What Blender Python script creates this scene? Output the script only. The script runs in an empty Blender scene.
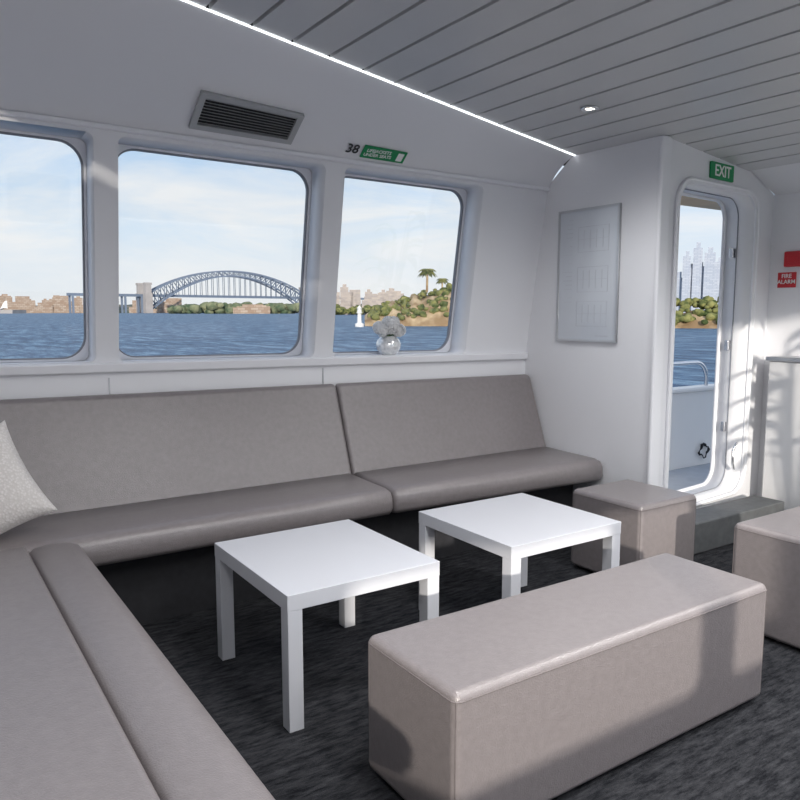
import bpy, bmesh, math, random
from mathutils import Vector, Matrix, noise
random.seed(7)
scn=bpy.context.scene
scn.view_settings.view_transform='Standard'
COL=scn.collection
# ---------------------------------------------------------------- materials
def new_mat(name, color=(.8,.8,.8), rough=.5, metal=0, spec=.5, noise_scale=None, var=.06, bump=0, bump_scale=200, emis=None, estr=0):
    m=bpy.data.materials.new(name); m.use_nodes=True
    nt=m.node_tree; b=nt.nodes['Principled BSDF']
    b.inputs['Base Color'].default_value=(*color,1)
    b.inputs['Roughness'].default_value=rough
    b.inputs['Metallic'].default_value=metal
    b.inputs['Specular IOR Level'].default_value=spec
    tc=nt.nodes.new('ShaderNodeTexCoord')
    if noise_scale:
        n=nt.nodes.new('ShaderNodeTexNoise'); n.inputs['Scale'].default_value=noise_scale; n.inputs['Detail'].default_value=6
        nt.links.new(tc.outputs['Object'],n.inputs['Vector'])
        r=nt.nodes.new('ShaderNodeValToRGB')
        r.color_ramp.elements[0].position=.3; r.color_ramp.elements[1].position=.7
        r.color_ramp.elements[0].color=(*[max(0,c*(1-var)) for c in color],1)
        r.color_ramp.elements[1].color=(*[min(1,c*(1+var)) for c in color],1)
        nt.links.new(n.outputs['Fac'],r.inputs['Fac']); nt.links.new(r.outputs['Color'],b.inputs['Base Color'])
    if bump:
        n2=nt.nodes.new('ShaderNodeTexNoise'); n2.inputs['Scale'].default_value=bump_scale; n2.inputs['Detail'].default_value=3
        nt.links.new(tc.outputs['Object'],n2.inputs['Vector'])
        bp=nt.nodes.new('ShaderNodeBump'); bp.inputs['Strength'].default_value=bump; bp.inputs['Distance'].default_value=.002
        nt.links.new(n2.outputs['Fac'],bp.inputs['Height']); nt.links.new(bp.outputs['Normal'],b.inputs['Normal'])
    if emis:
        b.inputs['Emission Color'].default_value=(*emis,1); b.inputs['Emission Strength'].default_value=estr
    return m
M_wall=new_mat('wall_paint',(.79,.795,.825),.45,noise_scale=1.5,var=.015)
M_trim=new_mat('trim_white',(.81,.815,.85),.35,noise_scale=3,var=.01)
M_ceil=new_mat('ceiling_slat',(.57,.575,.59),.38,noise_scale=2,var=.03)
M_dark=new_mat('dark_gap',(.02,.02,.022),.8,noise_scale=20,var=.1)
M_vinyl=new_mat('taupe_vinyl',(.215,.193,.196),.30,spec=.75,noise_scale=45,var=.07,bump=.6,bump_scale=260)
M_stitch=new_mat('stitching',(.16,.14,.142),.6,noise_scale=80,var=.1)
M_table=new_mat('white_laminate',(.62,.63,.67),.28,noise_scale=4,var=.01)
M_gasket=new_mat('rubber_gasket',(.25,.26,.29),.6,noise_scale=30,var=.1)
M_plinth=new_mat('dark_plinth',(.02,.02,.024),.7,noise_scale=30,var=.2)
M_steel=new_mat('stainless',(.75,.76,.78),.22,metal=1,noise_scale=10,var=.03)
M_alu=new_mat('brushed_aluminium',(.55,.56,.58),.35,metal=.8,noise_scale=10,var=.03)
M_green=new_mat('sign_green',(.0,.26,.08),.4,noise_scale=5,var=.03)
M_red=new_mat('sign_red',(.55,.02,.03),.4,noise_scale=5,var=.03)
M_white=new_mat('white_print',(.85,.85,.85),.5,noise_scale=5,var=.02)
M_black=new_mat('black_print',(.015,.015,.015),.5,noise_scale=5,var=.05)
M_tan=new_mat('tan_header',(.72,.52,.30),.5,noise_scale=6,var=.08)
M_vent=new_mat('vent_metal',(.42,.43,.44),.45,metal=.1,noise_scale=10,var=.05)
M_led=new_mat('led_strip',(.9,.95,1),.5,emis=(.95,.98,1),estr=3,noise_scale=5,var=.01)
M_step=new_mat('step_grey',(.10,.105,.11),.6,noise_scale=25,var=.15)
M_deck=new_mat('deck_grey',(.45,.48,.52),.6,noise_scale=8,var=.08)
M_gel=new_mat('gelcoat_white',(.86,.83,.79),.3,noise_scale=2,var=.02)
M_cab=new_mat('cabinet_face',(.66,.66,.67),.35,noise_scale=3,var=.03)
# carpet
def carpet():
    m=bpy.data.materials.new('carpet'); m.use_nodes=True; nt=m.node_tree; b=nt.nodes['Principled BSDF']
    b.inputs['Roughness'].default_value=.95; b.inputs['Specular IOR Level'].default_value=.1
    tc=nt.nodes.new('ShaderNodeTexCoord'); mp=nt.nodes.new('ShaderNodeMapping'); mp.inputs['Scale'].default_value=(5,22,1)
    nt.links.new(tc.outputs['Object'],mp.inputs['Vector'])
    n=nt.nodes.new('ShaderNodeTexNoise'); n.inputs['Scale'].default_value=2.2; n.inputs['Detail'].default_value=9; n.inputs['Roughness'].default_value=.8
    nt.links.new(mp.outputs['Vector'],n.inputs['Vector'])
    r=nt.nodes.new('ShaderNodeValToRGB'); e=r.color_ramp.elements
    e[0].position=.40; e[0].color=(.011,.012,.015,1); e[1].position=.68; e[1].color=(.070,.071,.078,1)
    nt.links.new(n.outputs['Fac'],r.inputs['Fac']); nt.links.new(r.outputs['Color'],b.inputs['Base Color'])
    n2=nt.nodes.new('ShaderNodeTexNoise'); n2.inputs['Scale'].default_value=350; nt.links.new(tc.outputs['Object'],n2.inputs['Vector'])
    bp=nt.nodes.new('ShaderNodeBump'); bp.inputs['Strength'].default_value=.8; bp.inputs['Distance'].default_value=.004
    nt.links.new(n2.outputs['Fac'],bp.inputs['Height']); nt.links.new(bp.outputs['Normal'],b.inputs['Normal'])
    return m
M_carpet=carpet()
def glassmat():
    m=bpy.data.materials.new('window_glass'); m.use_nodes=True; nt=m.node_tree; nt.nodes.clear()
    o=nt.nodes.new('ShaderNodeOutputMaterial'); t=nt.nodes.new('ShaderNodeBsdfTransparent'); t.inputs['Color'].default_value=(.96,.98,.985,1)
    g=nt.nodes.new('ShaderNodeBsdfGlossy'); g.inputs['Roughness'].default_value=.02; mx=nt.nodes.new('ShaderNodeMixShader'); mx.inputs['Fac'].default_value=.05
    nt.links.new(t.outputs[0],mx.inputs[1]); nt.links.new(g.outputs[0],mx.inputs[2]); nt.links.new(mx.outputs[0],o.inputs['Surface'])
    return m
M_glass=glassmat()
def leafy(name,col,tr):
    m=bpy.data.materials.new(name); m.use_nodes=True; nt=m.node_tree; b=nt.nodes['Principled BSDF']; o=nt.nodes['Material Output']
    tc=nt.nodes.new('ShaderNodeTexCoord'); n=nt.nodes.new('ShaderNodeTexNoise'); n.inputs['Scale'].default_value=30; nt.links.new(tc.outputs['Object'],n.inputs['Vector'])
    r=nt.nodes.new('ShaderNodeValToRGB'); r.color_ramp.elements[0].color=(*[c*.92 for c in col],1); r.color_ramp.elements[1].color=(*[min(1,c*1.05) for c in col],1)
    nt.links.new(n.outputs['Fac'],r.inputs['Fac']); nt.links.new(r.outputs['Color'],b.inputs['Base Color']); b.inputs['Roughness'].default_value=.7
    t=nt.nodes.new('ShaderNodeBsdfTranslucent'); nt.links.new(r.outputs['Color'],t.inputs['Color'])
    mx=nt.nodes.new('ShaderNodeMixShader'); mx.inputs['Fac'].default_value=tr
    nt.links.new(b.outputs[0],mx.inputs[1]); nt.links.new(t.outputs[0],mx.inputs[2]); nt.links.new(mx.outputs[0],o.inputs['Surface'])
    return m
# ---------------------------------------------------------------- helpers
def empty(name,loc=(0,0,0)):
    e=bpy.data.objects.new(name,None); COL.objects.link(e); e.empty_display_size=.1; e.location=loc
    bpy.context.view_layer.update()
    return e
def link(o,parent=None):
    COL.objects.link(o)
    if parent:
        o.parent=parent; o.matrix_parent_inverse=Matrix.Translation(-Vector(parent.location))
    return o
def mobj(name,verts,faces,mat,parent=None,smooth=False):
    me=bpy.data.meshes.new(name); me.from_pydata([tuple(v) for v in verts],[],faces); me.update()
    me.materials.append(mat)
    bm=bmesh.new(); bm.from_mesh(me); bmesh.ops.recalc_face_normals(bm,faces=bm.faces); bm.to_mesh(me); bm.free()
    if smooth:
        for p in me.polygons: p.use_smooth=True
    o=bpy.data.objects.new(name,me); return link(o,parent)
def boxvf(x0,x1,y0,y1,z0,z1):
    v=[(x0,y0,z0),(x1,y0,z0),(x1,y1,z0),(x0,y1,z0),(x0,y0,z1),(x1,y0,z1),(x1,y1,z1),(x0,y1,z1)]
    f=[(0,3,2,1),(4,5,6,7),(0,1,5,4),(1,2,6,5),(2,3,7,6),(3,0,4,7)]
    return v,f
def add_bevel(o,w,seg=3):
    md=o.modifiers.new('bevel','BEVEL'); md.width=w; md.segments=seg; md.limit_method='ANGLE'
    for p in o.data.polygons: p.use_smooth=True
    md.harden_normals=False
    wn=o.modifiers.new('wn','WEIGHTED_NORMAL'); wn.keep_sharp=False
def box(name,x0,x1,y0,y1,z0,z1,mat,parent=None,bevel=0,seg=3,fn=None):
    v,f=boxvf(x0,x1,y0,y1,z0,z1)
    if fn: v=[fn(*p) for p in v]
    o=mobj(name,v,f,mat,parent)
    if bevel: add_bevel(o,bevel,seg)
    return o
class Build:
    def __init__(s): s.v=[]; s.f=[]
    def add(s,v,f):
        n=len(s.v); s.v+=list(v); s.f+=[tuple(i+n for i in q) for q in f]
    def box(s,*a,fn=None):
        v,f=boxvf(*a)
        if fn: v=[fn(*p) for p in v]
        s.add(v,f)
    def beam(s,a,b,w):
        a=Vector(a); b=Vector(b); d=(b-a).normalized(); up=Vector((0,0,1)) if abs(d.z)<.95 else Vector((1,0,0))
        r=d.cross(up).normalized()*w/2; u=r.cross(d).normalized()*w/2
        v=[a-r-u,a+r-u,a+r+u,a-r+u,b-r-u,b+r-u,b+r+u,b-r+u]
        s.add(v,[(0,1,2,3),(4,7,6,5),(0,4,5,1),(1,5,6,2),(2,6,7,3),(3,7,4,0)])
    def obj(s,name,mat,parent=None,smooth=False): return mobj(name,s.v,s.f,mat,parent,smooth)
def rrect(x0,x1,y0,y1,r,n=8):
    pts=[]
    for cx,cy,a0 in ((x1-r,y1-r,0),(x0+r,y1-r,90),(x0+r,y0+r,180),(x1-r,y0+r,270)):
        for i in range(n+1):
            a=math.radians(a0+90*i/n); pts.append((cx+r*math.cos(a),cy+r*math.sin(a)))
    return pts
def plate(name,outer,holes,d0,d1,fn,mat,parent=None):
    """extruded flat panel with holes; 2D coords (a,z), depth d -> fn(a,d,z)"""
    cu=bpy.data.curves.new(name,'CURVE'); cu.dimensions='2D'; cu.fill_mode='BOTH'; cu.extrude=(d1-d0)/2
    for pts in [outer]+holes:
        sp=cu.splines.new('POLY'); sp.points.add(len(pts)-1)
        for i,p in enumerate(pts): sp.points[i].co=(p[0],p[1],0,1)
        sp.use_cyclic_u=True
    t=bpy.data.objects.new('tmp',cu); COL.objects.link(t); bpy.context.view_layer.update()
    dg=bpy.context.evaluated_depsgraph_get(); me=bpy.data.meshes.new_from_object(t.evaluated_get(dg))
    bpy.data.objects.remove(t); bpy.data.curves.remove(cu)
    mid=(d0+d1)/2
    for v in me.vertices: v.co=Vector(fn(v.co.x,mid+v.co.z,v.co.y))
    bm=bmesh.new(); bm.from_mesh(me); bmesh.ops.remove_doubles(bm,verts=bm.verts,dist=1e-5); bmesh.ops.recalc_face_normals(bm,faces=bm.faces); bm.to_mesh(me); bm.free()
    me.name=name; me.materials.clear(); me.materials.append(mat)
    o=bpy.data.objects.new(name,me); return link(o,parent)
def tube(name,pts,r,mat,parent=None,cyclic=False,seg=8):
    cu=bpy.data.curves.new(name,'CURVE'); cu.dimensions='3D'; cu.bevel_depth=r; cu.bevel_resolution=seg//2; cu.use_fill_caps=True
    sp=cu.splines.new('POLY'); sp.points.add(len(pts)-1)
    for i,p in enumerate(pts): sp.points[i].co=(*p,1)
    sp.use_cyclic_u=cyclic; sp.use_smooth=True
    t=bpy.data.objects.new('tmp',cu); COL.objects.link(t); bpy.context.view_layer.update()
    dg=bpy.context.evaluated_depsgraph_get(); me=bpy.data.meshes.new_from_object(t.evaluated_get(dg))
    bpy.data.objects.remove(t); bpy.data.curves.remove(cu)
    me.name=name; me.materials.clear(); me.materials.append(mat)
    for p in me.polygons: p.use_smooth=True
    return link(bpy.data.objects.new(name,me),parent)
def text(name,body,size,mat,M,parent=None):
    cu=bpy.data.curves.new(name,'FONT'); cu.body=body; cu.size=size; cu.align_x='CENTER'; cu.align_y='CENTER'; cu.extrude=.001; cu.offset=size*.012
    t=bpy.data.objects.new('tmp',cu); COL.objects.link(t); bpy.context.view_layer.update()
    dg=bpy.context.evaluated_depsgraph_get(); me=bpy.data.meshes.new_from_object(t.evaluated_get(dg))
    bpy.data.objects.remove(t); bpy.data.curves.remove(cu)
    me.transform(M); me.name=name; me.materials.clear(); me.materials.append(mat)
    return link(bpy.data.objects.new(name,me),parent)
def frame(o,ex,ez):
    ex=Vector(ex).normalized(); ey=Vector(ez).normalized(); n=ex.cross(ey)
    M=Matrix((ex,ey,n)).transposed().to_4x4(); M.translation=Vector(o); return M
def lathe(name,prof,c,mat,parent=None,n=32):
    v=[];f=[]
    for r,z in prof:
        for i in range(n):
            a=2*math.pi*i/n; v.append((c[0]+r*math.cos(a),c[1]+r*math.sin(a),c[2]+z))
    for j in range(len(prof)-1):
        for i in range(n): f.append((j*n+i,j*n+(i+1)%n,(j+1)*n+(i+1)%n,(j+1)*n+i))
    f.append(tuple(range(n))); f.append(tuple((len(prof)-1)*n+i for i in range(n)))
    return mobj(name,v,f,mat,parent,True)
# ---------------------------------------------------------------- room shell
XL,XR,YN=-.62,4.42,-.8
def ceilz(x): return 2.12+.077*(3.2-x)
def ledy(x): return 2.62+(x-.873)*.176
def sheer(x): return .032*(3.2-x)/2.84
def ww(x,d,z): return (x,3.4-.164*(z-.985)+d,z+sheer(x))         # leaning window wall, following the sheer line
def dw(s,d,z): return (3.2+s,2.45+.1*s+d,z)             # door wall
box('floor',XL,XR,YN,3.40,-.06,0,M_carpet)
# window wall
wins=[(-.28,.69),(.785,1.74),(1.845,2.72)]
ZB,ZT=1.005,1.935
plate('wall_back',[(XL,.97),(3.26,.97),(3.26,1.99),(XL,1.99)],[rrect(a,b,ZB,ZT,.03) for a,b in wins],0,.18,ww,M_wall)
box('wall_back_lower',XL,3.26,3.40,3.5,0,1.0,M_wall)
box('trim_sill',XL,3.199,-.028,.005,.960,1.003,M_trim,bevel=.008,fn=ww)
b=Build()
for x in (.74,1.79):
    b.box(x-.002,x+.002,3.395,3.402,.3,.965)
b.obj('trim_panel_joints',M_alu)
for i,(a,c) in enumerate(wins):
    e=empty('window_%d'%(i+1),((a+c)/2,3.5,1.46))
    g=.010
    plate('frame',rrect(a+.001,c-.001,ZB+.001,ZT-.001,.03),[rrect(a+g,c-g,ZB+g,ZT-g,.10)],.145,.178,ww,M_trim,e)
    plate('gasket',rrect(a+g-.001,c-g+.001,ZB+g-.001,ZT-g+.001,.10),[rrect(a+g+.006,c-g-.006,ZB+g+.006,ZT-g-.006,.095)],.150,.172,ww,M_gasket,e)
    mobj('glass',[ww(a+g,.161,ZB+g),ww(c-g,.161,ZB+g),ww(c-g,.161,ZT-g),ww(a+g,.161,ZT-g)],[(0,1,2,3)],M_glass,e)
# trim above windows
box('trim_window_head',XL,3.199,-.022,.004,1.950,1.970,M_trim,bevel=.006,fn=ww)
# cove panel
def covept(x,t,off=0):
    p0=Vector((3.232,1.965+sheer(x))); p2=Vector((ledy(x),ceilz(x)+.002)); p1=(p0+p2)/2+Vector((.035,.04))
    p=(1-t)**2*p0+2*t*(1-t)*p1+t*t*p2
    d=(2*(1-t)*(p1-p0)+2*t*(p2-p1)).normalized(); n=Vector((-d.y,d.x))  # inward normal (towards the room)
    if n.y>0: n=-n
    p=p+n*off
    return Vector((x,p.x,p.y)),d,n
v=[];f=[];nx=24;nt_=14
for i in range(nx+1):
    x=XL+(3.2-XL)*i/nx
    for j in range(nt_+1): v.append(covept(x,j/nt_)[0])
for i in range(nx):
    for j in range(nt_):
        a=i*(nt_+1)+j; f.append((a,a+1,a+nt_+2,a+nt_+1))
mobj('wall_back_cove',v,f,M_wall,None,True)
# led strip
x0,x1=XL,3.195
def lp(x,dy,dz): return (x,ledy(x)+dy,ceilz(x)+dz)
mobj('led_strip_light',[lp(x0,-.004,-.005),lp(x1,-.004,-.005),lp(x1,.002,-.005),lp(x0,.002,-.005),lp(x0,-.004,-.001),lp(x1,-.004,-.001),lp(x1,.002,-.001),lp(x0,.002,-.001)],boxvf(0,1,0,1,0,1)[1],M_led)
# ceiling slats
b=Build(); pitch=.175; gap=.016
k=0
while True:
    a=4.11-(k+1)*pitch; c=4.11-k*pitch-gap; k+=1
    if a<XL: break
    ya=ledy(a) if a<3.2 else 2.47+.1*(a-3.2); yc=ledy(c) if c<3.2 else 2.45+.1*(c-3.2)
    if a<3.2<c: ya=yc=2.45
    ys=-1.0
    v=[(a,ys,ceilz(a)),(c,ys,ceilz(c)),(c,yc,ceilz(c)),(a,ya,ceilz(a))]
    v+=[(p[0],p[1],p[2]+.02) for p in v]
    F6=[(0,3,2,1),(4,5,6,7),(0,1,5,4),(1,2,6,5),(2,3,7,6),(3,0,4,7)]
    b.add(v,F6)
    if a<3.2<c:
        v=[(a,2.45,ceilz(a)),(3.199,2.45,ceilz(3.2)),(3.199,ledy(3.2),ceilz(3.2)),(a,ledy(a),ceilz(a))]
        v+=[(p[0],p[1],p[2]+.02) for p in v]
        b.add(v,F6)
o=b.obj('ceiling',M_ceil)
v=[(XL,-1,ceilz(XL)+.021),(4.2,-1,ceilz(4.2)+.021),(4.2,3.3,ceilz(4.2)+.021),(XL,3.3,ceilz(XL)+.021)]
v+=[(p[0],p[1],p[2]+.05) for p in v]
mobj('ceiling_backing',v,boxvf(0,1,0,1,0,1)[1],M_dark)
# right partition wall, door wall, front wall
mobj('wall_right',[(3.2,2.45,0),(3.2,3.42,0),(3.2,3.42,1.0),(3.2,3.25,1.97),(3.2,3.04,2.13),(3.2,2.45,2.13),
                   (3.26,2.45,0),(3.26,3.42,0),(3.26,3.42,1.0),(3.26,3.25,1.97),(3.26,3.04,2.13),(3.26,2.45,2.13)],
     [(0,1,2,3,4,5),(6,11,10,9,8,7),(0,6,7,1),(1,7,8,2),(2,8,9,3),(3,9,10,4),(4,10,11,5),(5,11,6,0)],M_wall)
DS0,DS1,DZ0,DZ1,DT=.165,.99,.18,1.915,.19
plate('wall_door_side',[(.0601,0),(1.22,0),(1.22,1.95),(.90,2.065),(.0601,2.125)],[rrect(DS0,DS1,DZ0,DZ1,.12)],0,DT,dw,M_wall)
box('trim_corner',3.185,3.262,2.436,2.462,.0,2.118,M_trim,bevel=.01)
box('wall_front',4.42,4.5,YN,2.72,0,1.95,M_wall)
mobj('wall_front_cove',[(4.10,YN,2.052),(4.42,YN,1.945),(4.42,2.56,1.945),(4.10,2.53,2.052),(4.10,YN,2.10),(4.5,YN,2.0),(4.5,2.6,2.0),(4.10,2.6,2.10)],boxvf(0,1,0,1,0,1)[1],M_wall)
# left + near walls (behind the camera), near wall openings are unseen, shaped to steer the sunlight
box('wall_left',XL-.1,XL,YN,3.42,0,2.4,M_wall)
def nw(a,d,z): return (a,YN-d,z)
plate('wall_near',[(XL,0),(4.5,0),(4.5,1.98),(4.1,2.05),(XL,2.4)],[rrect(-.5,.74,.65,1.12,.06),rrect(.86,1.40,.65,1.12,.06),rrect(1.6,3.95,.75,2.04,.06)],0,.1,nw,M_wall)
# ---------------------------------------------------------------- door
e=empty('door_1',(3.75,2.5,1.0))
plate('flange',rrect(DS0-.035,DS1+.04,DZ0-.015,DZ1+.03,.15),[rrect(DS0,DS1,DZ0,DZ1,.12)],-.012,0,dw,M_trim,e)
tube('outer_rim',[dw(a,-.012,z) for a,z in rrect(DS0-.03,DS1+.035,DZ0-.012,DZ1+.026,.15,10)],.007,M_trim,e,True)
tube('inner_rim',[dw(a,DT-.002,z) for a,z in rrect(DS0+.004,DS1-.004,DZ0+.004,DZ1-.004,.118,10)],.012,M_trim,e,True)
tube('seal',[dw(a,.10,z) for a,z in rrect(DS0+.003,DS1-.003,DZ0+.003,DZ1-.003,.119,10)],.003,M_gasket,e,True)
for z in (.55,1.05,1.6):
    p=dw(DS1-.012,.12,z)
    box('dog_%d'%int(z*100),p[0]-.02,p[0]+.012,p[1]-.012,p[1]+.012,z-.03,z+.03,M_steel,e,bevel=.004)
tube('handle',[dw(DS1-.03,.03,.30),dw(DS1-.05,.03,.34),dw(DS1-.05,.03,.42),dw(DS1-.01,.03,.46)],.008,M_steel,e)
box('door_step',3.27,4.18,2.26,2.45,0,.165,M_step,None,bevel=.008)
# exit sign
e=empty('exit_sign',(3.78,2.48,2.0))
def dwf(o): return Matrix(frame(dw(*o),(1,.1,0),(0,0,1)))
plate('panel',rrect(.455,.70,1.965,2.052,.006),[],-.012,-.001,dw,M_green,e)
text('lettering','EXIT',.085,M_white,dwf((.578,-.014,2.007)),e)
# fire alarm
e=empty('fire_alarm_call_point',(4.41,2.42,1.5))
box('sign',4.412,4.42,2.405,2.515,1.395,1.485,M_red,e,bevel=.002)
text('sign_text','FIRE\nALARM',.034,M_white,frame((4.4105,2.46,1.445),(0,-1,0),(0,0,1)),e)
box('housing',4.375,4.42,2.33,2.465,1.515,1.605,M_red,e,bevel=.008)
box('plate',4.371,4.376,2.355,2.44,1.54,1.58,M_red,e,bevel=.002)
# cabinet
e=empty('cabinet',(4.3,2.0,.5))
box('body',4.255,4.415,1.2,2.45,0,.965,M_cab,e,bevel=.01)
box('worktop',4.235,4.415,1.2,2.46,.965,.99,M_alu,e,bevel=.006)
box('door_line',4.252,4.256,1.9,1.906,.05,.95,M_gasket,e)
# ---------------------------------------------------------------- poster
e=empty('safety_plan_poster',(3.18,2.91,1.45))
def rw(a,d,z): return (3.2-d,a,z)
plate('frame',[(2.69,1.085),(3.13,1.085),(3.13,1.82),(2.69,1.82)],[[(2.702,1.097),(3.118,1.097),(3.118,1.808),(2.702,1.808)]],.001,.018,rw,M_alu,e)
M_paper=new_mat('poster_paper',(.58,.61,.66),.10,spec=.7,noise_scale=2,var=.06)
box('sheet',3.188,3.199,2.70,3.12,1.095,1.81,M_paper,e)
M_ink=new_mat('poster_ink',(.48,.50,.55),.4,noise_scale=5,var=.1)
b=Build()
random.seed(3)
def pl(y0,y1,z0,z1): b.box(3.1872,3.188,y0,y1,z0,z1)
for r in range(20):                       # legend column
    z=1.76-r*.024
    if r%6==5: continue
    pl(3.02,3.04+random.random()*.055,z,z+.005)
def rect(y0,y1,z0,z1,t=.003):
    pl(y0,y1,z0,z0+t); pl(y0,y1,z1-t,z1); pl(y0,y0+t,z0,z1); pl(y1-t,y1,z0,z1)
for z0 in (1.58,1.36,1.17):               # deck plans
    rect(2.76,2.98,z0,z0+.14)
    for q in range(4): pl(2.80+q*.045,2.803+q*.045,z0+.02,z0+.12)
    pl(2.76,2.98,z0+.07,z0+.072)
pl(2.75,2.84,1.115,1.122)
b.obj('printing',M_ink,e)
# ---------------------------------------------------------------- vent grille on cove
e=empty('vent_grille',(1.3,3.12,2.06))
def vp(x,t,off): return covept(x,t,off)[0]
xa,xb,ta,tb=1.055,1.525,.10,.41
def vmap(x,d,z): return vp(x,ta+(tb-ta)*z,d)   # z in 0..1
plate('frame',[(xa,0),(xb,0),(xb,1),(xa,1)],[[(xa+.025,.12),(xb-.025,.12),(xb-.025,.88),(xa+.025,.88)]],.001,.018,vmap,M_vent,e)
plate('back',[(xa+.02,.1),(xb-.02,.1),(xb-.02,.9),(xa+.02,.9)],[],.002,.004,vmap,M_dark,e)
b=Build()
for i in range(9):
    z=.15+i*.083
    b.add([vmap(xa+.022,.006,z),vmap(xb-.022,.006,z),vmap(xb-.022,.016,z+.035),vmap(xa+.022,.016,z+.035),
           vmap(xa+.022,.006,z+.012),vmap(xb-.022,.006,z+.012),vmap(xb-.022,.016,z+.047),vmap(xa+.022,.016,z+.047)],boxvf(0,1,0,1,0,1)[1])
b.obj('louvres',M_vent,e)
# lifejacket sign
e=empty('lifejacket_sign',(2.0,3.2,2.0))
def cf(x,t,off):
    p,d,n=covept(x,t,off); return frame(p,(1,0,0),(0,d.x,d.y))
def smap(x,d,z): return vp(x,.07+.15*z,d)
plate('panel',[(1.90,0),(2.15,0),(2.15,1),(1.90,1)],[],.004,.009,smap,M_green,e)
text('lettering','LIFEJACKETS\nUNDER SEATS',.025,M_white,cf(1.99,.145,.0105),e)
b=Build(); b.add([smap(2.10,.0105,.15),smap(2.135,.0105,.15),smap(2.135,.0105,.85),smap(2.10,.0105,.85)],[(0,1,2,3)]); b.obj('pictogram',M_white,e)
text('count','38',.07,M_black,cf(1.845,.145,.006),e)
# ---------------------------------------------------------------- downlight and added fill lamps
M_lamp=new_mat('lamp_lens',(1,1,.95),.4,emis=(1,.95,.85),estr=4,noise_scale=5,var=.01)
def downlight_or_fill(x,y,power):
    z=ceilz(x)
    e=empty('ceiling_downlight_or_fill',(x,y,z))
    lathe('bezel',[(.022,-.001),(.024,-.006),(.04,-.006),(.044,-.001)],(x,y,z),M_steel,e,24)
    lathe('lens',[(.001,-.003),(.022,-.003)],(x,y,z),M_lamp,e,16)
    l=bpy.data.lights.new('lamp','SPOT'); l.energy=power; l.spot_size=math.radians(170); l.spot_blend=1; l.shadow_soft_size=.22; l.color=(1,.99,.98)
    o=bpy.data.objects.new('lamp',l); link(o,e); o.location=(x,y,z-.24)
for x,y,p in ((2.647,2.426,22),(2.647,1.0,74),(1.2,1.3,66),(1.2,.1,84),(2.647,-.2,84),(0.1,.3,46),(3.7,.9,55),(0.1,2.2,16)):  # first is the visible fixture; the others are added to brighten the cabin
    downlight_or_fill(x,y,p)
# ---------------------------------------------------------------- furniture
def ottoman(x0,x1,y0,y1,h):
    e=empty('ottoman',((x0+x1)/2,(y0+y1)/2,0))
    bm=bmesh.new(); bmesh.ops.create_cube(bm,size=1)
    for v in bm.verts: v.co=Vector(((x0+x1)/2+v.co.x*(x1-x0),(y0+y1)/2+v.co.y*(y1-y0),.012+(h-.012)*(v.co.z+.5)))
    bmesh.ops.bevel(bm,geom=list(bm.edges),offset=.022,segments=5,profile=.5,affect='EDGES')
    me=bpy.data.meshes.new('upholstery'); bm.to_mesh(me); bm.free(); me.materials.append(M_vinyl)
    for p in me.polygons: p.use_smooth=True
    o=link(bpy.data.objects.new('upholstery',me),e); o.modifiers.new('wn','WEIGHTED_NORMAL')
    i=.006
    tube('seam_top',[(a,b_,h-.021) for a,b_ in rrect(x0-.0004,x1+.0004,y0-.0004,y1+.0004,.022,5)],.0016,M_stitch,e,True)
    for a in (x0+i,x1-i):
        for b_ in (y0+i,y1-i):
            tube('seam_corner',[(a,b_,.03),(a,b_,h-.02)],.0016,M_stitch,e)
    bb=Build()
    for a in (x0+.03,x1-.07):
        for b_ in (y0+.03,y1-.07): bb.box(a,a+.04,b_,b_+.04,0,.014)
    bb.obj('feet',M_black,e)
ottoman(.98,2.24,1.245,1.635,.395)
ottoman(2.67,3.08,2.08,2.495,.395)
ottoman(2.67,3.15,1.20,1.645,.43)
def table(x0,x1,y0,y1,h):
    e=empty('coffee_table',((x0+x1)/2,(y0+y1)/2,0))
    box('top',x0,x1,y0,y1,h-.05,h,M_table,e,bevel=.002)
    w=.048;i=.001
    for k,(a,b_) in enumerate(((x0+i,y0+i),(x1-w-i,y0+i),(x0+i,y1-w-i),(x1-w-i,y1-w-i))):
        box('leg_%d'%(k+1),a,a+w,b_,b_+w,0,h-.0495,M_table,e,bevel=.002)
table(.885,1.44,1.92,2.53,.427)
table(1.74,2.32,1.90,2.47,.427)
# sofa
e=empty('corner_sofa',(1.4,3.0,0))
ST,SB=.44,.315
def seat(name,x0,x1,y0,y1,parent,taper=0):
    prof=[(y1,SB),(y0+.05,SB),(y0+.015,SB+.008),(y0,SB+.03),(y0+.002,ST-.035),(y0+.018,ST-.010),(y0+.06,ST),(y1-.2,ST+.004),(y1,ST+.01)]
    v=[];f=[];n=len(prof)
    xs=[x0,x0+.006,x0+.02]+[x0+.02+(x1-x0-.04)*i/10 for i in range(1,10)]+[x1-.02,x1-.006,x1]
    for j,x in enumerate(xs):
        sh=.02 if j in(0,len(xs)-1) else (.007 if j in(1,len(xs)-2) else 0)
        for (y,z) in prof:
            zz=z-(sh if z>ST-.05 else -sh); yy=y+(sh if y<y0+.1 else 0)
            if y<y0+.1: yy-=taper*(x-x0)/(x1-x0)
            v.append((x,yy,zz))
    for j in range(len(xs)-1):
        for k in range(n-1): f.append((j*n+k,j*n+k+1,(j+1)*n+k+1,(j+1)*n+k))
        f.append((j*n+n-1,j*n,(j+1)*n,(j+1)*n+n-1))
    f.append(tuple(range(n))); f.append(tuple((len(xs)-1)*n+k for k in range(n)))
    return mobj(name,v,f,M_vinyl,parent,True)
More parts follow.
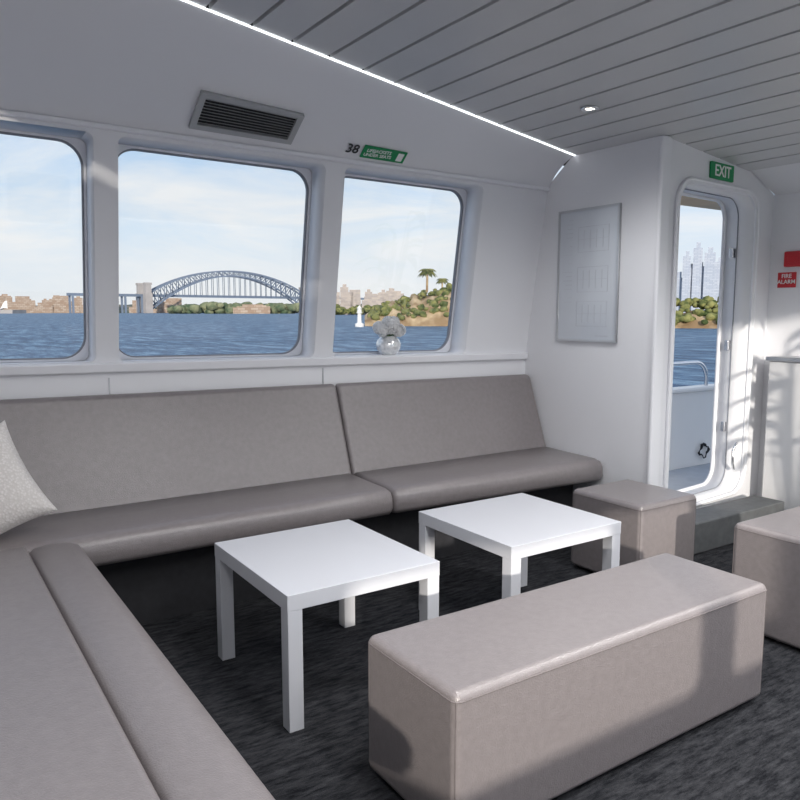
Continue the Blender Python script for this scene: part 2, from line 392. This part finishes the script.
for nm,x0,x1,tp in (('a',-.55,1.838,0),('b',1.842,3.19,.06)):
    seat('seat_'+nm,x0,x1,2.80,3.22,e,tp)
    def bk(x,y,z):
        t=(z-.4)/.47
        return (x,y+t*.175,z+t*sheer(x)*.9)
    box('back_'+nm,x0,x1,3.165,3.215,.40,.87,M_vinyl,e,bevel=.022,seg=5,fn=bk)
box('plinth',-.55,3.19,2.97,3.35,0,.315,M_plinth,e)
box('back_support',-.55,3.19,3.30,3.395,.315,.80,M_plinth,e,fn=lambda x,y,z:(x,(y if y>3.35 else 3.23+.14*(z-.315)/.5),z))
# left bench (return of the corner sofa)
box('bench_cushion',-.50,.31,.55,2.79,SB,ST+.012,M_vinyl,e,bevel=.018,seg=5)
prof=[(.315,SB),(.465,SB),(.492,SB+.03),(.495,ST-.045),(.475,ST-.012),(.435,ST+.002),(.375,ST+.004),(.33,ST-.002),(.315,ST-.014)]
v=[];f=[];n=len(prof)
ys=[.55,.56,.8,1.05,1.3,1.55,1.8,2.05,2.3,2.55,2.77,2.785,2.79]
for j,y in enumerate(ys):
    s_=1 if j<len(ys)-2 else (.97 if j==len(ys)-2 else .9)
    for (x,z) in prof: v.append((.4+(x-.4)*s_,y,.375+(z-.375)*s_))
for j in range(len(ys)-1):
    for k in range(n): f.append((j*n+k,j*n+(k+1)%n,(j+1)*n+(k+1)%n,(j+1)*n+k))
f.append(tuple(range(n))); f.append(tuple((len(ys)-1)*n+k for k in range(n)))
mobj('bench_bolster',v,f,M_vinyl,e,True)
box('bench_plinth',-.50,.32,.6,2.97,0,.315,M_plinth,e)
box('bench_back',-.60,-.50,.55,3.1,.315,.87,M_vinyl,e,bevel=.02)
# pillow
def pillow():
    m=bpy.data.materials.new('pillow_fabric'); m.use_nodes=True; nt=m.node_tree; b_=nt.nodes['Principled BSDF']; b_.inputs['Roughness'].default_value=.85
    tc=nt.nodes.new('ShaderNodeTexCoord'); vo=nt.nodes.new('ShaderNodeTexVoronoi'); vo.inputs['Scale'].default_value=110
    nt.links.new(tc.outputs['Object'],vo.inputs['Vector'])
    r=nt.nodes.new('ShaderNodeValToRGB'); el=r.color_ramp.elements; el[0].position=.1; el[0].color=(.76,.73,.72,1); el[1].position=.6; el[1].color=(.62,.59,.57,1)
    nt.links.new(vo.outputs['Distance'],r.inputs['Fac']); nt.links.new(r.outputs['Color'],b_.inputs['Base Color'])
    bp=nt.nodes.new('ShaderNodeBump'); bp.inputs['Strength'].default_value=.5; bp.inputs['Distance'].default_value=.004; bp.invert=True
    nt.links.new(vo.outputs['Distance'],bp.inputs['Height']); nt.links.new(bp.outputs['Normal'],b_.inputs['Normal'])
    N=28; S=.195; T=.08; v=[];f=[]
    for side in (1,-1):
        for i in range(N+1):
            for j in range(N+1):
                u=-1+2*i/N; w=-1+2*j/N
                pinch=1-.10*(1-abs(u)**2)*abs(w)**3
                pinch2=1-.10*(1-abs(w)**2)*abs(u)**3
                th=T*((1-abs(u)**2.6)*(1-abs(w)**2.6))**.55+.002
                v.append((u*S*pinch2,side*th,w*S*pinch))
    off=(N+1)**2
    for s_ in (0,1):
        for i in range(N):
            for j in range(N):
                a=s_*off+i*(N+1)+j; q=(a,a+1,a+N+2,a+N+1); f.append(q if s_ else q[::-1])
    bd=[i*(N+1) for i in range(N+1)]+[N*(N+1)+j for j in range(1,N+1)]+[i*(N+1)+N for i in range(N-1,-1,-1)]+[j for j in range(N-1,0,-1)]
    for k in range(len(bd)):
        a=bd[k]; c=bd[(k+1)%len(bd)]; f.append((a,c,c+off,a+off))
    M=Matrix.Translation((.185,2.985,.615))@Matrix.Rotation(math.radians(-15),4,'Z')@Matrix.Rotation(math.radians(-24),4,'X')@Matrix.Rotation(math.radians(-27),4,'Y')
    mobj('throw_pillow',[M@Vector(p) for p in v],f,m,None,True)
pillow()
# vase of flowers
VZ=1.003+sheer(2.24)
e=empty('flower_vase',(2.24,3.47,VZ))
M_vase=new_mat('frosted_silver_glass',(.80,.84,.87),.15,metal=.45,noise_scale=70,var=.25,bump=.4,bump_scale=60)
lathe('bowl',[(.03,0),(.045,.006),(.064,.03),(.070,.055),(.062,.082),(.042,.1),(.040,.106),(.036,.1)],(2.24,3.475,VZ),M_vase,e)
M_petal=leafy('white_petals',(.94,.935,.93),.55)
M_leaf=leafy('leaf_green',(.14,.26,.09),.3)
b=Build(); random.seed(5)
for h in range(9):
    a=h*2*math.pi/7
    hc=Vector((2.24+.066*math.cos(a),3.462+.036*math.sin(a),VZ+.135+.016*(h%2))) if h<7 else Vector((2.225+.035*(h-7),3.455,VZ+.178))
    for k in range(60):
        d=Vector((random.gauss(0,1),random.gauss(0,1),random.gauss(0,1))).normalized()
        p=hc+d*.030; t1=d.orthogonal().normalized(); t1=Matrix.Rotation(random.random()*6.28,3,d)@t1; t2=d.cross(t1)
        s_=.017
        for q in range(4):
            a1=q*math.pi/2; u=t1*math.cos(a1)+t2*math.sin(a1); w_=t2*math.cos(a1)-t1*math.sin(a1)
            b.add([p,p+u*s_*.6+w_*s_*.4+d*.002,p+u*s_+d*.004,p+u*s_*.6-w_*s_*.4+d*.002],[(0,1,2,3)])
b.obj('blossoms',M_petal,e)
b=Build()
for k in range(7):
    a=k*.9; c=Vector((2.24,3.46,VZ+.102)); d=Vector((math.cos(a),.5*math.sin(a),.25)); s_=Vector((-math.sin(a),math.cos(a)*.5,0))*.014
    b.add([c,c+d*.04+s_,c+d*.085,c+d*.04-s_],[(0,1,2,3)])
    b.beam((2.24,3.46,VZ+.087),tuple(c+d*.03),.003)
b.obj('leaves',M_leaf,e)
# potted plant by the opposite window; the photo shows its leaf shadows on the cabinet
e=empty('potted_plant',(3.74,1.33,0))
lathe('pot',[(.11,0),(.125,.02),(.16,.30),(.165,.31),(.15,.31),(.14,.27)],(3.74,1.33,0),M_step,e,28)
b=Build(); random.seed(9)
for k in range(26):
    a=random.random()*6.28; ln=random.uniform(.35,.6); h0=random.uniform(.45,1.25); rr=random.uniform(.02,.07)
    p0=Vector((3.74+rr*math.cos(a)*.5,1.33+rr*math.sin(a)*.5,.28)); d=Vector((math.cos(a),math.sin(a),0))
    p1=p0+Vector((0,0,h0-.1))+d*.05
    b.beam(p0,p1,.008)
    sd=Vector((-math.sin(a),math.cos(a),0)); pts=[]
    for i in range(7):
        q=i/6; p=p1+d*ln*.55*q+Vector((0,0,ln*(.45*q-.55*q*q))); w_=.055*math.sin(math.pi*(.04+.94*q)); pts.append((p+sd*w_,p-Vector((0,0,.01)),p-sd*w_))
    for i in range(6): b.add([*pts[i],*pts[i+1]],[(0,1,4,3),(1,2,5,4)])
b.obj('foliage',M_leaf,e)
# ---------------------------------------------------------------- exterior: side deck
box('side_deck',3.27,9.5,2.76,3.495,-.03,.05,M_deck)
e=empty('deck_bulwark',(6,3.55,.3))
box('panel',3.27,9.5,3.5,3.56,-.3,.64,M_gel,e,bevel=.01)
box('cap',3.27,9.5,3.47,3.59,.64,.675,M_gel,e,bevel=.012)
pts=[(3.5,3.53,.86)]+[(5.12+.14*math.sin(a),3.53,.72+.14*math.cos(a)) for a in [i*math.pi/16 for i in range(9)]]+[(5.26,3.53,.67)]
tube('handrail',pts,.016,M_steel,e)
for x in (3.7,4.4): tube('stanchion',[(x,3.53,.67),(x,3.53,.86)],.012,M_steel,e)
pts=[]
for i in range(70):
    a=i*.42; r=.055+.016*math.sin(i*1.7); pts.append((5.2+r*math.cos(a),3.487-.0002*i,.165+r*.9*math.sin(a)))
tube('rope_coil',pts,.003,M_black,e)
box('roof_overhang',3.26,5.2,2.75,3.0,1.915,1.99,M_tan)
# ---------------------------------------------------------------- exterior: harbour
WZ=-2.0
def brg(deg,dist,z=0): a=math.radians(deg); return Vector((math.sin(a)*dist,math.cos(a)*dist,WZ+z))
def watermat():
    m=bpy.data.materials.new('harbour_water'); m.use_nodes=True; nt=m.node_tree; b_=nt.nodes['Principled BSDF']
    b_.inputs['Roughness'].default_value=.4; b_.inputs['Specular IOR Level'].default_value=.1
    tc=nt.nodes.new('ShaderNodeTexCoord')
    mp=nt.nodes.new('ShaderNodeMapping'); mp.inputs['Rotation'].default_value=(0,0,math.radians(30)); mp.inputs['Scale'].default_value=(.42,.11,1)
    nt.links.new(tc.outputs['Object'],mp.inputs['Vector'])
    n=nt.nodes.new('ShaderNodeTexNoise'); n.inputs['Scale'].default_value=1.6; n.inputs['Detail'].default_value=12; n.inputs['Roughness'].default_value=.78
    nt.links.new(mp.outputs['Vector'],n.inputs['Vector'])
    r=nt.nodes.new('ShaderNodeValToRGB'); el=r.color_ramp.elements
    el[0].position=.44; el[0].color=(.02,.07,.15,1); el[1].position=.60; el[1].color=(.24,.38,.50,1)  # ripple lights and darks painted into the colour in place of sky reflection
    x=el.new(.51); x.color=(.07,.16,.27,1)
    nt.links.new(n.outputs['Fac'],r.inputs['Fac']); nt.links.new(r.outputs['Color'],b_.inputs['Base Color'])
    bp=nt.nodes.new('ShaderNodeBump'); bp.inputs['Strength'].default_value=.6; bp.inputs['Distance'].default_value=.3
    nt.links.new(n.outputs['Fac'],bp.inputs['Height']); nt.links.new(bp.outputs['Normal'],b_.inputs['Normal'])
    return m
mobj('harbour_water',[(-7000,-7000,WZ),(7000,-7000,WZ),(7000,7000,WZ),(-7000,7000,WZ)],[(0,1,2,3)],watermat())
M_bridge=new_mat('bridge_steel',(.17,.21,.28),.6,noise_scale=.02,var=.1)
M_stone=new_mat('granite_pylon',(.42,.38,.36),.7,noise_scale=.05,var=.1)
C=brg(21.1,2280)
e=empty('harbour_arch_bridge',tuple(C))
Rv=Vector((.832,-.5548,0)); Fv=Vector((.5548,.832,0)); ph=math.radians(42)
cd=(Rv*math.cos(ph)+Fv*math.sin(ph)).normalized(); cw=Vector((-cd.y,cd.x,0))
def bp_(s,w,z): return C+cd*s+cw*w+Vector((0,0,z))
b=Build(); NB=28; H=251
for w in (-12,12):
    up=[];lo=[]
    for i in range(NB+1):
        s=-H+2*H*i/NB; q=1-(s/H)**2
        up.append((s,58+64*q**.92)); lo.append((s,12+96*q))
    for i in range(NB):
        b.beam(bp_(up[i][0],w,up[i][1]),bp_(up[i+1][0],w,up[i+1][1]),4)
        b.beam(bp_(lo[i][0],w,lo[i][1]),bp_(lo[i+1][0],w,lo[i+1][1]),4)
        a,c=(up[i],lo[i+1]) if i<NB/2 else (lo[i],up[i+1])
        b.beam(bp_(a[0],w,a[1]),bp_(c[0],w,c[1]),2)
    for i in range(NB+1):
        b.beam(bp_(up[i][0],w,up[i][1]),bp_(lo[i][0],w,lo[i][1]),2)
        if lo[i][1]>52: b.beam(bp_(lo[i][0],w,lo[i][1]),bp_(lo[i][0],w,50),1.4)
for i in range(0,NB+1,2):
    b.beam(bp_(up[i][0],-12,up[i][1]),bp_(up[i][0],12,up[i][1]),2)
b.beam(bp_(-470,0,48),bp_(560,0,48),7)
for s in range(-460,-270,45):
    for w in (-12,12): b.beam(bp_(s,w,0),bp_(s,w,46),5)
b.obj('steelwork',M_bridge,e)
b=Build()
for s in (-268,268):
    for w in (-24,24):
        for zz0,zz1,hw in ((0,54,10),(54,76,8),(76,82,9.5)):
            b.add([bp_(s+i,w+j,z) for z in (zz0,zz1) for i,j in ((-hw,-hw*.8),(hw,-hw*.8),(hw,hw*.8),(-hw,hw*.8))],boxvf(0,1,0,1,0,1)[1])
b.obj('pylons',M_stone,e)
# shores
def greenmat(name,c1,c2,sc):
    m=bpy.data.materials.new(name); m.use_nodes=True; nt=m.node_tree; b_=nt.nodes['Principled BSDF']; b_.inputs['Roughness'].default_value=.9; b_.inputs['Specular IOR Level'].default_value=.1
    tc=nt.nodes.new('ShaderNodeTexCoord'); n=nt.nodes.new('ShaderNodeTexNoise'); n.inputs['Scale'].default_value=sc; n.inputs['Detail'].default_value=8
    nt.links.new(tc.outputs['Object'],n.inputs['Vector'])
    r=nt.nodes.new('ShaderNodeValToRGB'); el=r.color_ramp.elements; el[0].position=.38; el[0].color=(*c1,1); el[1].position=.64; el[1].color=(*c2,1)
    nt.links.new(n.outputs['Fac'],r.inputs['Fac']); nt.links.new(r.outputs['Color'],b_.inputs['Base Color']); return m
M_far=greenmat('far_shore_bush',(.11,.14,.11),(.30,.26,.21),.03)
M_tree=greenmat('tree_foliage',(.06,.085,.03),(.30,.29,.11),.5)
M_rock=greenmat('sandstone',(.30,.20,.11),(.62,.47,.30),.35)
def ridge(name,b0,b1,dist,depth,hfun,mat,n=60,rows=5):
    v=[];f=[]
    for i in range(n+1):
        t=i/n; h=hfun(t)
        for j in range(rows+1):
            q=j/rows; hh=h*math.sin(q*math.pi*.5)**.7*(1+.15*noise.noise(Vector((i*.7,j*1.3,3))))
            p=brg(b0+(b1-b0)*t,dist+depth*q*.5,hh if j else -.5); v.append(p)
        v.append(brg(b0+(b1-b0)*t,dist+depth,-.5))
    R=rows+2
    for i in range(n):
        for j in range(R-1): f.append((i*R+j,(i+1)*R+j,(i+1)*R+j+1,i*R+j+1))
    return mobj(name,v,f,mat,None,True)
ridge('far_shore',-30,34,2450,300,lambda t:26+16*noise.noise(Vector((t*22,1,1)))+8*noise.noise(Vector((t*70,4,1))),M_far,160)
def blob(b,c,r,seed,flat=.8):
    bm=bmesh.new(); bmesh.ops.create_icosphere(bm,subdivisions=2,radius=1)
    vs=[]
    for v in bm.verts:
        k=1+.45*noise.noise(v.co*2.2+Vector((seed,seed*2,0)))
        vs.append(Vector((c[0]+v.co.x*r*k,c[1]+v.co.y*r*k,c[2]+v.co.z*r*k*flat)))
    fs=[tuple(x.index for x in f.verts) for f in bm.faces]; bm.free(); b.add(vs,fs)
b=Build(); random.seed(77)
for k in range(120):
    deg=random.uniform(16.6,26.8); t=(deg-16.6)/10.2
    blob(b,brg(deg,1500+random.uniform(0,60),random.uniform(3,8+10*math.sin(min(1,t*1.6)*math.pi*.75))),random.uniform(6,12),k)
b.obj('far_point_trees',greenmat('point_bush',(.08,.12,.07),(.30,.30,.18),.06),None,True)
def buildings(name,specs,mat):
    b=Build()
    for (deg,dist,w,h,d) in specs:
        c=brg(deg,dist); a=math.radians(deg); r=Vector((math.cos(a),-math.sin(a),0)); fw=Vector((math.sin(a),math.cos(a),0))
        b.add([c+r*i+fw*j+Vector((0,0,z)) for z in (0,h) for i,j in ((-w/2,0),(w/2,0),(w/2,d),(-w/2,d))],boxvf(0,1,0,1,0,1)[1])
        if random.random()<.6:   # roof plant room
            b.add([c+r*i+fw*j+Vector((0,0,z)) for z in (h,h*1.08+1) for i,j in ((-w/5,d*.2),(w/4,d*.2),(w/4,d*.8),(-w/5,d*.8))],boxvf(0,1,0,1,0,1)[1])
    return b.obj(name,mat)
def bldmat(name,c1,c2,sc):
    m=bpy.data.materials.new(name); m.use_nodes=True; nt=m.node_tree; b_=nt.nodes['Principled BSDF']; b_.inputs['Roughness'].default_value=.7
    tc=nt.nodes.new('ShaderNodeTexCoord'); br=nt.nodes.new('ShaderNodeTexBrick'); br.inputs['Scale'].default_value=sc
    mp=nt.nodes.new('ShaderNodeMapping'); mp.inputs['Rotation'].default_value=(math.radians(90),0,0)
    br.inputs['Color1'].default_value=(*c1,1); br.inputs['Color2'].default_value=(*c2,1); br.inputs['Mortar'].default_value=(.85*c1[0],.85*c1[1],.87*c1[2],1)
    nt.links.new(tc.outputs['Object'],mp.inputs['Vector']); nt.links.new(mp.outputs['Vector'],br.inputs['Vector']); nt.links.new(br.outputs['Color'],b_.inputs['Base Color']); return m
random.seed(11)
sp=[(random.uniform(-5,17),2400,random.uniform(14,45),random.uniform(12,52),20) for _ in range(90)]+[(22.6,1480,40,18,14),(23.3,1470,30,14,14),(21.6,1490,24,12,14)]
buildings('far_shore_buildings',sp,bldmat('warm_facades',(.34,.23,.16),(.48,.38,.30),.05))
sp=[(random.uniform(27.5,33.6),900,random.uniform(7,15),random.uniform(14,28)+10*(random.random()<.25),15) for _ in range(38)]
buildings('apartment_buildings',sp,bldmat('pale_facades',(.50,.42,.36),(.36,.31,.29),.12))
b=Build()
for k in range(50):
    blob(b,brg(random.uniform(27,34.5),860+random.uniform(0,20),random.uniform(1,9)),random.uniform(3,6),k+200)
b.obj('shoreline_trees',M_tree,None,True)
sp=[(random.uniform(53,60),1600,random.uniform(12,26),random.uniform(40,95),20) for _ in range(26)]+[(54.5,1590,15,112,16),(55.2,1595,17,128,16),(56.0,1590,20,118,16),(56.7,1600,22,100,16)]
buildings('city_skyline_towers',sp,bldmat('tower_glass_haze',(.40,.44,.51),(.50,.53,.58),.08))  # distance haze is painted into the pale facade colours
# concert hall with shell roofs at far left
c0=brg(4.1,1900); e=empty('shell_roof_concert_hall',tuple(c0))
b=Build()
for k,(off_,hh,ww_) in enumerate(((0,62,34),(30,50,28),(56,36,22),(-34,34,22),(80,24,16))):
    c=c0+Rv*(off_-20)
    N=8; vs=[]
    for i in range(N+1):
        t=i/N
        for j in (-1,0,1):
            vs.append(c+Rv*(ww_*(t-.2)*1.1+0)+Fv*(j*ww_*.5*(1-t))+Vector((0,0,4+(hh if j==0 else hh*.55)*math.sin(math.pi*.5*min(1,t*1.15))*(1 if j==0 else (1-t*.5)))))
    b.add(vs,[(i*3+j,i*3+j+1,(i+1)*3+j+1,(i+1)*3+j) for i in range(N) for j in (0,1)])
b.obj('shells',M_gel,e)
b=Build(); b.add([c0+Rv*i+Fv*j+Vector((0,0,z)) for z in (0,8) for i,j in ((-80,-30),(100,-30),(100,30),(-80,30))],boxvf(0,1,0,1,0,1)[1]); b.obj('podium',M_stone,e)
# headland
def headH(t): return 2.6+7.4*min(1,t*2.1)**.8
def rockH(t): return headH(t)*(.92+.28*noise.noise(Vector((t*18,2,5))))
ridge('headland_rock',31.0,46,172,26,rockH,M_rock,80,7)
b=Build(); random.seed(21)
for k in range(300):
    t=random.random()**.9; deg=31.3+t*13.8; q=random.random()
    hh=headH((deg-31.0)/15)
    c=brg(deg,173.2+q*14,hh*(.22+.72*math.sin(q*math.pi*.5)**.8)+random.uniform(-.2,.9))
    blob(b,c,random.uniform(.4,1.1),k)
b.obj('headland_trees',M_tree,None,True)
def palm(deg,dist,base,h,s):
    e=empty('palm_tree',tuple(brg(deg,dist,base)))
    b0=brg(deg,dist,base); top=b0+Vector((.2,.1,h))
    tube('trunk',[b0,b0+Vector((.05,0,h*.5)),top],.16*s,M_rock,e)
    b=Build()
    for k in range(26):
        a=k*2*math.pi/13+(.2 if k>12 else 0); el=.9 if k>12 else .25
        d=Vector((math.cos(a),math.sin(a),0))
        side=Vector((-math.sin(a),math.cos(a),0))
        pts=[]
        for i in range(6):
            q=i/5; p=top+d*(1.5*s*q*math.cos(el*.5))+Vector((0,0,s*(el*1.1*q-1.3*q*q)))
            w=.27*s*math.sin(math.pi*(.1+.88*q)); pts.append((p+side*w-Vector((0,0,w*.5)),p,p-side*w-Vector((0,0,w*.5))))
        for i in range(5):
            b.add([*pts[i],*pts[i+1]],[(0,1,4,3),(1,2,5,4)])
    b.obj('fronds',M_tree,e)
palm(35.75,180,8.0,5.2,1.7)
palm(36.9,184,8.2,3.0,1.2)
# land seen through the doorway
ridge('door_side_headland',51,66,160,24,lambda t:3.4+.9*noise.noise(Vector((t*16,2,8))),M_rock,60,5)
b=Build(); random.seed(31)
for k in range(210):
    deg=random.uniform(51.5,64); q=random.random()
    blob(b,brg(deg,160.5+q*12,.9+q*4.6+random.uniform(0,.8)),random.uniform(.5,1.1),k)
b.obj('door_side_trees',M_tree,None,True)
# harbour marker
e=empty('channel_marker',tuple(brg(30.6,165)))
c=brg(30.6,165)
lathe('base',[(1.0,-.2),(1.0,.7),(.5,.9),(.42,3.0)],c,M_gel,e,12)
lathe('lantern_house',[(.7,3.0),(.75,3.1),(.5,3.2),(.5,4.0),(.62,4.05),(.05,4.7)],c,M_gel,e,12)
# ---------------------------------------------------------------- world
w=bpy.data.worlds.new('sky'); scn.world=w; w.use_nodes=True; nt=w.node_tree; nt.nodes.clear()
out=nt.nodes.new('ShaderNodeOutputWorld'); bg=nt.nodes.new('ShaderNodeBackground'); bg.inputs['Strength'].default_value=1.05
tc=nt.nodes.new('ShaderNodeTexCoord'); sx=nt.nodes.new('ShaderNodeSeparateXYZ'); nt.links.new(tc.outputs['Generated'],sx.inputs[0])
r=nt.nodes.new('ShaderNodeValToRGB'); el=r.color_ramp.elements
el[0].position=0; el[0].color=(.82,.84,.86,1); el[1].position=.6; el[1].color=(.18,.36,.72,1)
x=el.new(.10); x.color=(.67,.78,.89,1); x=el.new(.24); x.color=(.44,.62,.86,1)
nt.links.new(sx.outputs['Z'],r.inputs['Fac'])
mp=nt.nodes.new('ShaderNodeMapping'); mp.inputs['Scale'].default_value=(1.6,1.6,7.5); mp.inputs['Rotation'].default_value=(0,.12,0); nt.links.new(tc.outputs['Generated'],mp.inputs['Vector'])
n=nt.nodes.new('ShaderNodeTexNoise'); n.inputs['Scale'].default_value=2.1; n.inputs['Detail'].default_value=10; n.inputs['Roughness'].default_value=.6; n.inputs['Distortion'].default_value=.5
nt.links.new(mp.outputs['Vector'],n.inputs['Vector'])
r2=nt.nodes.new('ShaderNodeValToRGB'); r2.color_ramp.elements[0].position=.38; r2.color_ramp.elements[1].position=.64
nt.links.new(n.outputs['Fac'],r2.inputs['Fac'])
mx=nt.nodes.new('ShaderNodeMix'); mx.data_type='RGBA'; nt.links.new(r2.outputs['Color'],mx.inputs['Factor'])
nt.links.new(r.outputs['Color'],mx.inputs['A']); mx.inputs['B'].default_value=(.86,.87,.885,1)
nt.links.new(mx.outputs['Result'],bg.inputs['Color']); nt.links.new(bg.outputs[0],out.inputs['Surface'])
sun=bpy.data.lights.new('sun','SUN'); sun.energy=3.6; sun.angle=math.radians(1.2); sun.color=(1,.93,.83)
so=bpy.data.objects.new('sun',sun); COL.objects.link(so)
so.rotation_euler=Vector((.45,.80,-.20)).to_track_quat('-Z','Y').to_euler()
# ---------------------------------------------------------------- camera
cam=bpy.data.cameras.new('camera'); cam.sensor_width=36; cam.lens=33.5; cam.clip_end=20000; cam.clip_start=.02
co=bpy.data.objects.new('camera',cam); COL.objects.link(co); co.location=(0,0,1.25)
co.rotation_euler=(math.radians(90-6.74),0,math.radians(-33.7))
scn.camera=co
